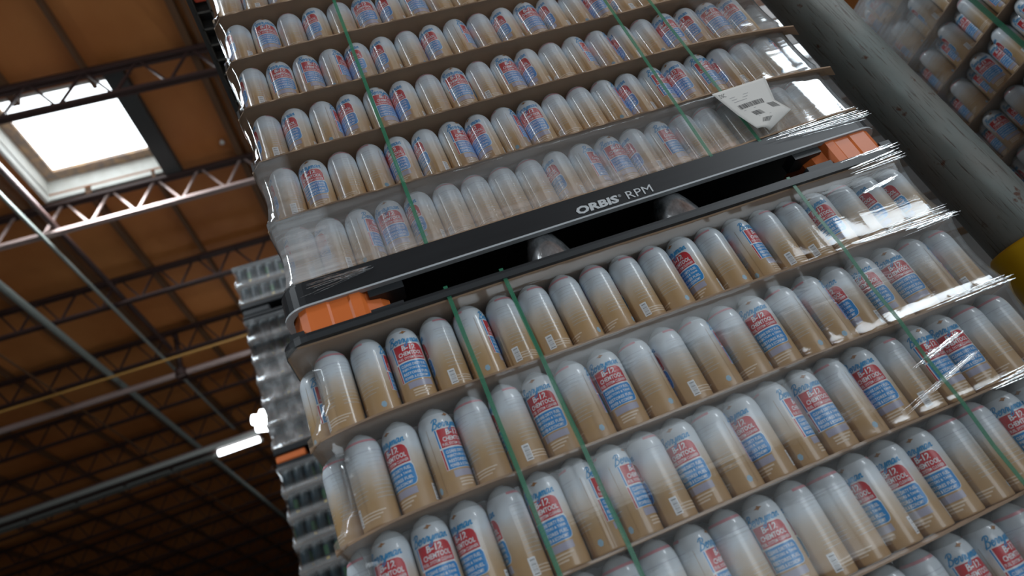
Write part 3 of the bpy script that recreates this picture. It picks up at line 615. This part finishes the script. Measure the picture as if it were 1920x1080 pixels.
def hzU(x, z, t):
    h = 0.01
    zz = z - ZU
    if zz < 0.001: return 0.03 + 0.25 * (x < 0.06)
    if zz < 0.165: h += 0.16 + 0.10 * (t < 0.2)
    if zz < 0.165 and x < 0.09: h += 0.35  # extra white haze painted where film glare covers the first can
    if 0.165 < zz < 0.34 and (x < 0.05): h += 0.2
    if x > 1.17 and zz < 0.6: h += 0.10
    return h
def hzL(x, z, t):
    h = 0.015
    if x < 0.02: h += 0.08
    if z < ZU - 0.33: h += 0.03
    if x > 1.05: h += 0.09 * (z > ZU - 0.52)
    if t > 0.85: h += 0.04
    return h
wu = film('stretch_wrap', 'clear stretch film wound round the upper can load', [ZU - 0.056, ZU + 0.0] + Uz[1:7], -0.024, 1.356, True, hzU, edge=-0.004, mid=0.004, droops=True)
wl = film('stretch_wrap', 'clear stretch film wound round the lower can load', [Lz[k] for k in range(5, -1, -1)] + [ZU - 0.152], -0.045, 1.346, False, hzL, m='lfilm')
def fold(parent, x0, z0, x1, z1, h0, h1, y, hz, n=12, up=False, seed=0):
    """gathered film lying along a sheet edge: a bundle of narrow creased strands"""
    rnd = random.Random(seed); mb = MB(); hv = []
    k_ = max(5, int((h0 + h1) / 2 / 0.0026))
    for s_ in range(k_):
        v = (s_ + 0.5) / k_ - 0.5 + rnd.uniform(-0.06, 0.06); a = rnd.uniform(0, 0.35) * (1 if rnd.random() < 0.7 else 1.8); b_ = 1 - rnd.uniform(0, 0.12)
        w = rnd.uniform(0.0010, 0.0030); vs = []; base = len(mb.v); tone = rnd.uniform(0.35, 1.3)
        for i in range(n + 1):
            u = a + (b_ - a) * i / n; x = x0 + (x1 - x0) * u; h = h0 + (h1 - h0) * u; zc_ = z0 + (z1 - z0) * u + v * h
            ww = w * (0.25 if i in (0, n) else rnd.uniform(0.5, 1.1)); yy = y - 0.003 * (1 - 4 * v * v) + rnd.uniform(-0.0008, 0.0008)
            for t_, q_ in ((-0.5, 0.0), (0.0, -0.0006), (0.5, 0.0)):
                p = upper(x, yy + q_) if up else (x, yy + q_); vs.append((p[0], p[1], zc_ + t_ * ww)); hv.append(hz * tone * rnd.uniform(0.5, 1.2))
        mb.add(vs, [(i * 3 + j, i * 3 + j + 1, i * 3 + j + 4, i * 3 + j + 3) for i in range(n) for j in range(2)], 0, True)
    me = mb.mesh('film_fold', [M['fold']]); at = me.attributes.new('haze', 'FLOAT', 'POINT'); at.data.foreach_set('value', hv)
    o = obj('film_fold', me, parent); o['kind'] = 'stuff'; return o
zb = ZU
fold(wl, 1.03, Lz[0] + 0.004, 1.345, Lz[0] + 0.002, 0.012, 0.034, -0.012, 0.55, seed=1)
fold(wl, 1.16, Lz[0] - 0.012, 1.33, Lz[0] - 0.010, 0.022, 0.012, -0.014, 0.45, seed=9)
fold(wl, 1.10, Lz[1] + 0.0, 1.335, Lz[1] + 0.002, 0.012, 0.020, -0.012, 0.5, seed=2)
fold(wl, 1.08, Lz[2] - 0.0, 1.31, Lz[2] + 0.004, 0.012, 0.026, -0.012, 0.45, seed=3)
fold(wl, 0.93, Lz[1] - 0.155, 1.16, Lz[1] - 0.100, 0.012, 0.008, -0.006, 0.35, seed=4)
fold(wl, 1.00, Lz[1] - 0.092, 1.16, Lz[1] - 0.058, 0.010, 0.006, -0.006, 0.3, seed=11)
fold(wl, 1.17, Lz[0] + 0.105, 1.29, Lz[0] + 0.122, 0.010, 0.008, -0.002, 0.3, seed=5)
fold(wl, 1.17, ZU - 0.172, 1.33, ZU - 0.162, 0.020, 0.030, -0.018, 0.4, seed=6)
fold(wu, 1.10, ZU - 0.142, 1.35, ZU - 0.128, 0.010, 0.016, -0.022, 0.5, up=True, seed=7)
fold(wu, 1.06, ZU - 0.02, 1.35, ZU - 0.02, 0.02, 0.045, -0.020, 0.30, up=True, seed=8)
fold(wu, 0.0, ZU - 0.026, 0.16, ZU - 0.020, 0.045, 0.006, -0.016, 0.25, up=True, seed=12)

# ------------------------------------------------------------------ shipping label hanging on the film
sl = tag(empty('shipping_label', (0, 0, ZU)), 'curled white shipping label on the wrapped right end of the upper load', 'label')
def lp(u, v):
    """u 0..1 across, v 0..1 down"""
    TL, TR, BRR, BLL = Vector((1.028, 0.151)), Vector((1.178, 0.156)), Vector((1.128, 0.003)), Vector((1.066, 0.016))
    left = TL.lerp(Vector((1.052, 0.064)), min(1, v / 0.62)) if v < 0.62 else Vector((1.052, 0.064)).lerp(BLL, (v - 0.62) / 0.38)
    right = TR.lerp(Vector((1.158, 0.083)), min(1, v / 0.5)) if v < 0.5 else Vector((1.158, 0.083)).lerp(Vector((1.178, 0.044)), (v - 0.5) / 0.22) if v < 0.72 else Vector((1.178, 0.044)).lerp(Vector((1.092, 0.004)), (v - 0.72) / 0.28)
    p = left.lerp(right, u); y = -0.012 - 0.008 * sin(pi * u) * v - 0.012 * max(0, v - 0.55) * (1 - u)
    x_, y_ = upper(p.x, y); return Vector((x_, y_ - 0.012, p.y))
pm = MB(); nu, nv = 14, 18
pv = [lp(i / nu, j / nv) for j in range(nv + 1) for i in range(nu + 1)]; q = nu + 1
pm.add(pv, [(j * q + i, j * q + i + 1, (j + 1) * q + i + 1, (j + 1) * q + i) for j in range(nv) for i in range(nu)], 0, True)
po = pm.build('paper', [M['paper']], sl); sm_ = po.modifiers.new('t', 'SOLIDIFY'); sm_.thickness = 0.0004
pr = MB()
def pq(u0, u1, v0, v1, mi=0):
    f = lambda u, v: lp(u, v) + Vector((0, -0.0006, 0)); pr.add([f(u0, v0), f(u1, v0), f(u1, v1), f(u0, v1)], [(0, 1, 2, 3)], mi)
tv, tf_ = text_mesh('DSC', 0.3, 0.0)
pr.add([lp(0.05 + u * 0.12, 0.15 - v * 0.08) + Vector((0, -0.0007, 0)) for u, v in tv], tf_, 0)
for i in range(3): pq(0.17, 0.55 - 0.05 * i, 0.20 + 0.055 * i, 0.215 + 0.055 * i, 1)
rnd = random.Random(3)
def bars(u0, u1, v0, v1, n):
    for i in range(n):
        a = u0 + (u1 - u0) * i / n; pq(a, a + (u1 - u0) / n * rnd.choice((0.35, 0.5, 0.75)), v0, v1)
bars(0.16, 0.74, 0.40, 0.50, 30); bars(0.74, 0.92, 0.52, 0.62, 12); bars(0.26, 0.46, 0.60, 0.70, 12); bars(0.36, 0.62, 0.79, 0.88, 12)
pq(0.18, 0.45, 0.535, 0.545, 1); pq(0.28, 0.55, 0.725, 0.735, 1)
pr.build('printing', [M['ink'], M['inkgrey']], sl)

# ------------------------------------------------------------------ post with yellow guard
PXY = (1.690, 0.210)
def post_mat():
    m = bpy.data.materials.new('weathered_post'); m.use_nodes = True; nt = m.node_tree; b = nt.nodes['Principled BSDF']; N = nt.nodes.new; L = nt.links.new
    tc = N('ShaderNodeTexCoord'); b.inputs['Roughness'].default_value = 0.55
    def noise(sc_, det, lo, hi):
        mp = N('ShaderNodeMapping'); mp.inputs['Scale'].default_value = sc_; nz = N('ShaderNodeTexNoise'); nz.inputs['Scale'].default_value = 1; nz.inputs['Detail'].default_value = det
        cr = N('ShaderNodeValToRGB'); cr.color_ramp.elements[0].position = lo; cr.color_ramp.elements[1].position = hi
        L(tc.outputs['Object'], mp.inputs[0]); L(mp.outputs[0], nz.inputs['Vector']); L(nz.outputs[0], cr.inputs[0]); return cr.outputs[0]
    def mix(f, a, b_):
        mx = N('ShaderNodeMix'); mx.data_type = 'RGBA'; L(f, mx.inputs[0])
        for k_, v in ((6, a), (7, b_)):
            if isinstance(v, tuple): mx.inputs[k_].default_value = (*v, 1)
            else: L(v, mx.inputs[k_])
        return mx.outputs[2]
    c1 = mix(noise((9, 9, 5), 3, 0.4, 0.65), (0.21, 0.245, 0.235), (0.25, 0.255, 0.235))
    st = noise((240, 240, 13), 4, 0.57, 0.70)
    c2 = mix(st, c1, (0.115, 0.10, 0.088))
    c3 = mix(noise((34, 34, 22), 5, 0.66, 0.72), c2, (0.12, 0.055, 0.035))
    L(c3, b.inputs['Base Color'])
    bp = N('ShaderNodeBump'); bp.inputs['Strength'].default_value = 0.4; bp.inputs['Distance'].default_value = 0.002; bp.invert = True; L(st, bp.inputs['Height']); L(bp.outputs[0], b.inputs['Normal'])
    return m
M['post'] = post_mat()
po_ = tag(empty('round_post', (PXY[0], PXY[1], 0)), 'weathered grey round steel post between the can loads', 'post')
MB().lathe([(0.0815, 0), (0.0815, 1.0), (0.0815, 2.0), (0.0815, 4.0), (0.0815, zr)], 48).build('column', [M['post']], po_)
MB().lathe([(0.090, 0.0), (0.096, 0.02), (0.096, ZU - 0.395), (0.092, ZU - 0.388), (0.0816, ZU - 0.386)], 48).build('guard_sleeve', [M['yellow']], po_)

# ------------------------------------------------------------------ loads on the right
def side_can(loc, phi, label, group): return place_can(loc, phi, label, group)
RX = 2.355
dirs = ['uppermost', 'second', 'third', 'fourth', 'fifth', 'sixth', 'seventh', 'eighth', 'ninth']
rz0 = ZU + 0.375           # base of the tier whose can sits near the top right
RT = [rz0 + 2 * TH, rz0 + TH, rz0, rz0 - TH, rz0 - 2 * TH, rz0 - 3 * TH]
rr = random.Random(21)
special = {(2, 2, 0): 200, (3, 2, 0): 200, (2, 3, 1): 190, (3, 3, 1): -60}
for ti, z in enumerate(RT):
    for j in range(9):
        y = -0.27 + j * 0.114 + 0.0295
        for rec in (0, 1):
            yy = y + rec * 0.057; x = RX + 0.036 + rec * 0.033
            if yy > 0.70: continue
            pt = (x, yy, z + 0.08)
            v = Vector(pt) - cam.location; cx, cy, cz = v.dot(Rr), v.dot(Rd), v.dot(Rf); u_, v_ = 960 + 1241.7 * cx / cz, 540 + 1241.7 * cy / cz
            if not (1560 < u_ < 2010 and -90 < v_ < 520): continue
            phi = -90 + rr.choice((180, 170, 30, -20, 150, -60, 200, 45))
            if rec == 1 and ti in (2, 3, 4): phi = -90 + rr.choice((-10, 20, 40))
            place_can((x, yy, z + 0.0033), phi, 'can in %s tier of shaded load right of post, %s %s' % (dirs[ti], ORD[j], 'set back' if rec else 'at the edge'), 'cans of the load right of the post')
    mb = MB(); mb.box(RX - 0.004, RX + 1.10, -0.78, 0.735, z - 0.001, z + 0.003)
    tag(mb.build('tier_sheet', [M['board']]), 'brown cardboard sheet under the %s tier of the load right of the post' % dirs[ti], 'cardboard', 'cardboard sheets right of the post')
mb = MB(); mb.box(RX + 0.10, RX + 1.06, -0.76, 0.70, RT[-1] + 0.005, RT[0] + TH); tag(mb.build('packed_cans', [M['canback']]), 'inner cans of the load right of the post', 'cans', kind='stuff')
mb = MB(); mb.box(RX, RX + 1.1, -0.78, 0.735, 0.0, 0.15); tag(mb.build('plastic_pallet', [M['blackp']]), 'black pallet under the load right of the post', 'pallet')
mb = MB(); mb.box(RX, RX + 0.98, -0.76, 0.70, 0.15, RT[-1] - 0.002); tag(mb.build('wrapped_cans', [M['canback']]), 'lower tiers of the load right of the post', 'cans', kind='stuff')
for yy, nm in ((-0.005, 'nearer'), (0.285, 'farther')):
    mb = MB(); mb.box(RX - 0.0055, RX - 0.0045, yy - 0.009, yy + 0.009, RT[-1], RT[0] + TH)
    tag(mb.build('strap', [M['strap']]), '%s green strap on the shaded load right of the post' % nm, 'strap', 'green straps')
def flat_film(name, label, pts_xy, z0, z1, zs, hz, m='film', inset=0.02):
    vs = []; hv = []; T = [0, 0.1, 0.3, 0.5, 0.7, 0.9]; lev = []
    zz = [z for z in zs if z0 <= z <= z1]
    for a, b_ in zip(zz[:-1], zz[1:]): lev += [(a + (b_ - a) * t, sin(pi * t)) for t in T]
    lev.append((zz[-1], 0)); q = len(pts_xy)
    for z, s_ in lev:
        for (x, y, nx, ny) in pts_xy: vs.append((x - nx * inset * s_, y - ny * inset * s_, z)); hv.append(hz(x, y, z))
    mb = MB(); mb.add(vs, [(r * q + i, r * q + i + 1, (r + 1) * q + i + 1, (r + 1) * q + i) for r in range(len(lev) - 1) for i in range(q - 1)], 0, True)
    me = mb.mesh(name, [M[m]]); at = me.attributes.new('haze', 'FLOAT', 'POINT'); at.data.foreach_set('value', hv)
    return tag(obj(name, me), label, 'film')
flat_film('stretch_wrap', 'clear film on the shaded load right of the post', [(RX - 0.006, -0.3 + 1.03 * i / 24, -1, 0) for i in range(25)] + [(RX + 0.03, 0.744, 0, 1), (RX + 0.3, 0.744, 0, 1)], 0, 9, sorted(RT) + [RT[0] + TH], lambda x, y, z: 0.004 + 0.55 * max(0, min(1, (y - 0.44) / 0.1)) * max(0, min(1, (z - ZU - 0.52) / 0.12)), m='rfilm', inset=-0.0)  # upper far corner whitened in the haze to imitate film glare
tag(MB().box(RX, RX + 1.1, -2.35, -0.86, 0.15, 2.3).build('shading_load', [M['canback']]), 'unseen can load added to shade the right end of the lower load', 'load')  # added out of view to keep the front fill off the lower right
tag(MB().box(RX, RX + 1.1, -2.35, -0.86, 0.0, 0.15).build('plastic_pallet', [M['blackp']]), 'black pallet added under the unseen shading load at right', 'pallet')
# load behind the post
cz = [ZU - 0.10 + k * TH for k in range(8)]
for ti, z in enumerate(cz):
    for i, x in enumerate((1.79, 1.856, 1.922, 1.988, 2.054)):
        pt = Vector((x, 0.79, z + 0.08)) - cam.location; u_, v_ = 960 + 1241.7 * pt.dot(Rr) / pt.dot(Rf), 540 + 1241.7 * pt.dot(Rd) / pt.dot(Rf)
        if v_ < -60 or v_ > 330 or u_ < 1380: continue
        place_can((x, 0.795, z + 0.0033), rr.uniform(120, 240), 'can in %s tier up of wrapped load behind post, %s from left' % (ORD[ti], ORD[i]), 'cans of the load behind the post')
    mb = MB(); mb.box(1.40, 2.32, 0.755, 1.88, z - 0.001, z + 0.003); tag(mb.build('tier_sheet', [M['board']]), 'brown cardboard sheet under the %s tier of the load behind the post' % ORD[ti], 'cardboard', 'cardboard sheets behind the post')
mb = MB(); mb.box(1.42, 2.30, 0.83, 1.86, 0.15, cz[-1] + TH); tag(mb.build('packed_cans', [M['canback']]), 'inner cans of the load behind the post', 'cans', kind='stuff')
mb = MB(); mb.box(1.42, 2.30, 0.77, 1.86, 0.0, 0.15); tag(mb.build('plastic_pallet', [M['blackp']]), 'black pallet under the load behind the post', 'pallet')
flat_film('stretch_wrap', 'cloudy film wound round the load behind the post', [(1.40, 0.95, -1, 0), (1.40, 0.79, -1, 0)] + [(1.42 + 0.88 * i / 16, 0.752, 0, -1) for i in range(17)] + [(2.325, 0.79, 1, 0), (2.325, 1.0, 1, 0)], 0, 9, cz + [cz[-1] + TH], lambda x, y, z: 0.14, inset=0.006)

# ------------------------------------------------------------------ tower of dark cans at the back left
BX, BY, TB = -0.665, 3.0, 0.1585
def dark_parts():
    b_ = MB().lathe([(0.0, 0.002), (0.030, 0.0), (RC, 0.003), (RC, 0.118), (0.030, 0.127), (0.024, 0.136), (0.022, 0.142), (0.024, 0.145), (0.0, 0.146)], 28).mesh('drinks_can', [M['dcan']])
    return b_
me_d = dark_parts()
mk = MB()
for z0, z1, w_, mi in ((0.018, 0.034, 0.012, 0), (0.045, 0.100, 0.016, 1)):
    n = 6; vs = [((RC + .0003) * sin((-w_ + 2 * w_ * i / n) / RC), -(RC + .0003) * cos((-w_ + 2 * w_ * i / n) / RC), z) for i in range(n + 1) for z in (z0, z1)]
    mk.add(vs, [(2 * i, 2 * i + 2, 2 * i + 3, 2 * i + 1) for i in range(n)], mi, True)
me_mk = mk.mesh('can_mark', [M['gold'], M['green']])
loads = [('top', ZU + 1.955, 2), ('middle', ZU + 0.865, 6), ('bottom', ZU - 0.215, 6)]
rr = random.Random(5); tno = 0
fz = []
for nm, zb0, nt_ in loads:
    for k_ in range(nt_):
        z = zb0 + k_ * TB
        for i in range(7):
            x = BX + 0.045 + i * PX + (0.0 if nm != 'middle' else 0.0)
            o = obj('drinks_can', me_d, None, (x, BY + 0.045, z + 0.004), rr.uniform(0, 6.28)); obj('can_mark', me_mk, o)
            tag(o, '%s dark can from left, %s tier up, %s load of back tower' % (ORD[i], ORD[k_], nm), 'can', 'dark cans of the back tower')
        tag(MB().box(BX, BX + 1.36, BY, BY + 1.1, z - 0.001, z + 0.003).build('tier_sheet', [M['board']]), 'cardboard sheet under tier %s of the %s load of the back tower' % (ORD[k_], nm), 'cardboard', 'cardboard sheets of the back tower')
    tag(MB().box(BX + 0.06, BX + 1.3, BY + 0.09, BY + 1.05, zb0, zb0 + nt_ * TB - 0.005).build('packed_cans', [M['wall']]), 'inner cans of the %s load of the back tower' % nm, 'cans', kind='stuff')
    zt = zb0 + nt_ * TB
    tag(MB().box(BX, BX + 1.36, BY, BY + 1.1, zt - 0.002, zt + 0.01, bev=0.004).build('top_frame', [M['greyp']]), 'dark frame on the %s load of the back tower' % nm, 'frame')
    p = tag(empty('plastic_pallet', (BX, BY, zb0 - 0.002)), 'black pallet under the %s load of the back tower' % nm, 'pallet')
    MB().box(-0.0, 1.37, -0.01, 1.1, -0.045, -0.002, bev=0.006).build('deck', [M['blackp']], p)
    for sx in (0.0, 1.15):
        MB().box(sx + 0.005, sx + 0.19, 0.0, 0.16, -0.10, -0.045, bev=0.012).build('corner_foot', [M['orange'] if nm == 'middle' else M['greyp']], p)
    MB().box(0.0, 1.36, 0.0, 1.1, -0.118, -0.10).build('base_frame', [M['blackp']], p)
    lv = [zb0 + k_ * TB for k_ in range(nt_ + 1)]
    hz = {'top': 0.6, 'middle': 0.8, 'bottom': 0.35}[nm]
    def hz_(x, y, z, lv=lv, n_=nm):
        t_ = min(abs(z - q) for q in lv) / TB
        return (0.34 if t_ < 0.12 else {'top': 0.10, 'middle': 0.42 if z < ZU + 1.5 else 0.06, 'bottom': 0.03}[n_] * (0.6 + 0.6 * abs(sin(x * 23 + z * 5))))  # denser haze at sheet levels paints the film's bright edge highlights
    flat_film('stretch_wrap', 'crinkled shiny film round the %s load of the back tower' % nm, [(BX - 0.012, BY + 0.35, -1, 0), (BX - 0.012, BY + 0.1, -1, 0), (BX - 0.008, BY + 0.0, -1, 0)] + [(BX + 0.01 + 0.9 * i / 18, BY - 0.008, 0, -1) for i in range(19)], 0, 9, lv, hz_, m='shine' if nm == 'middle' else 'rfilm', inset=0.016)
bz = loads[2][1] - 0.12
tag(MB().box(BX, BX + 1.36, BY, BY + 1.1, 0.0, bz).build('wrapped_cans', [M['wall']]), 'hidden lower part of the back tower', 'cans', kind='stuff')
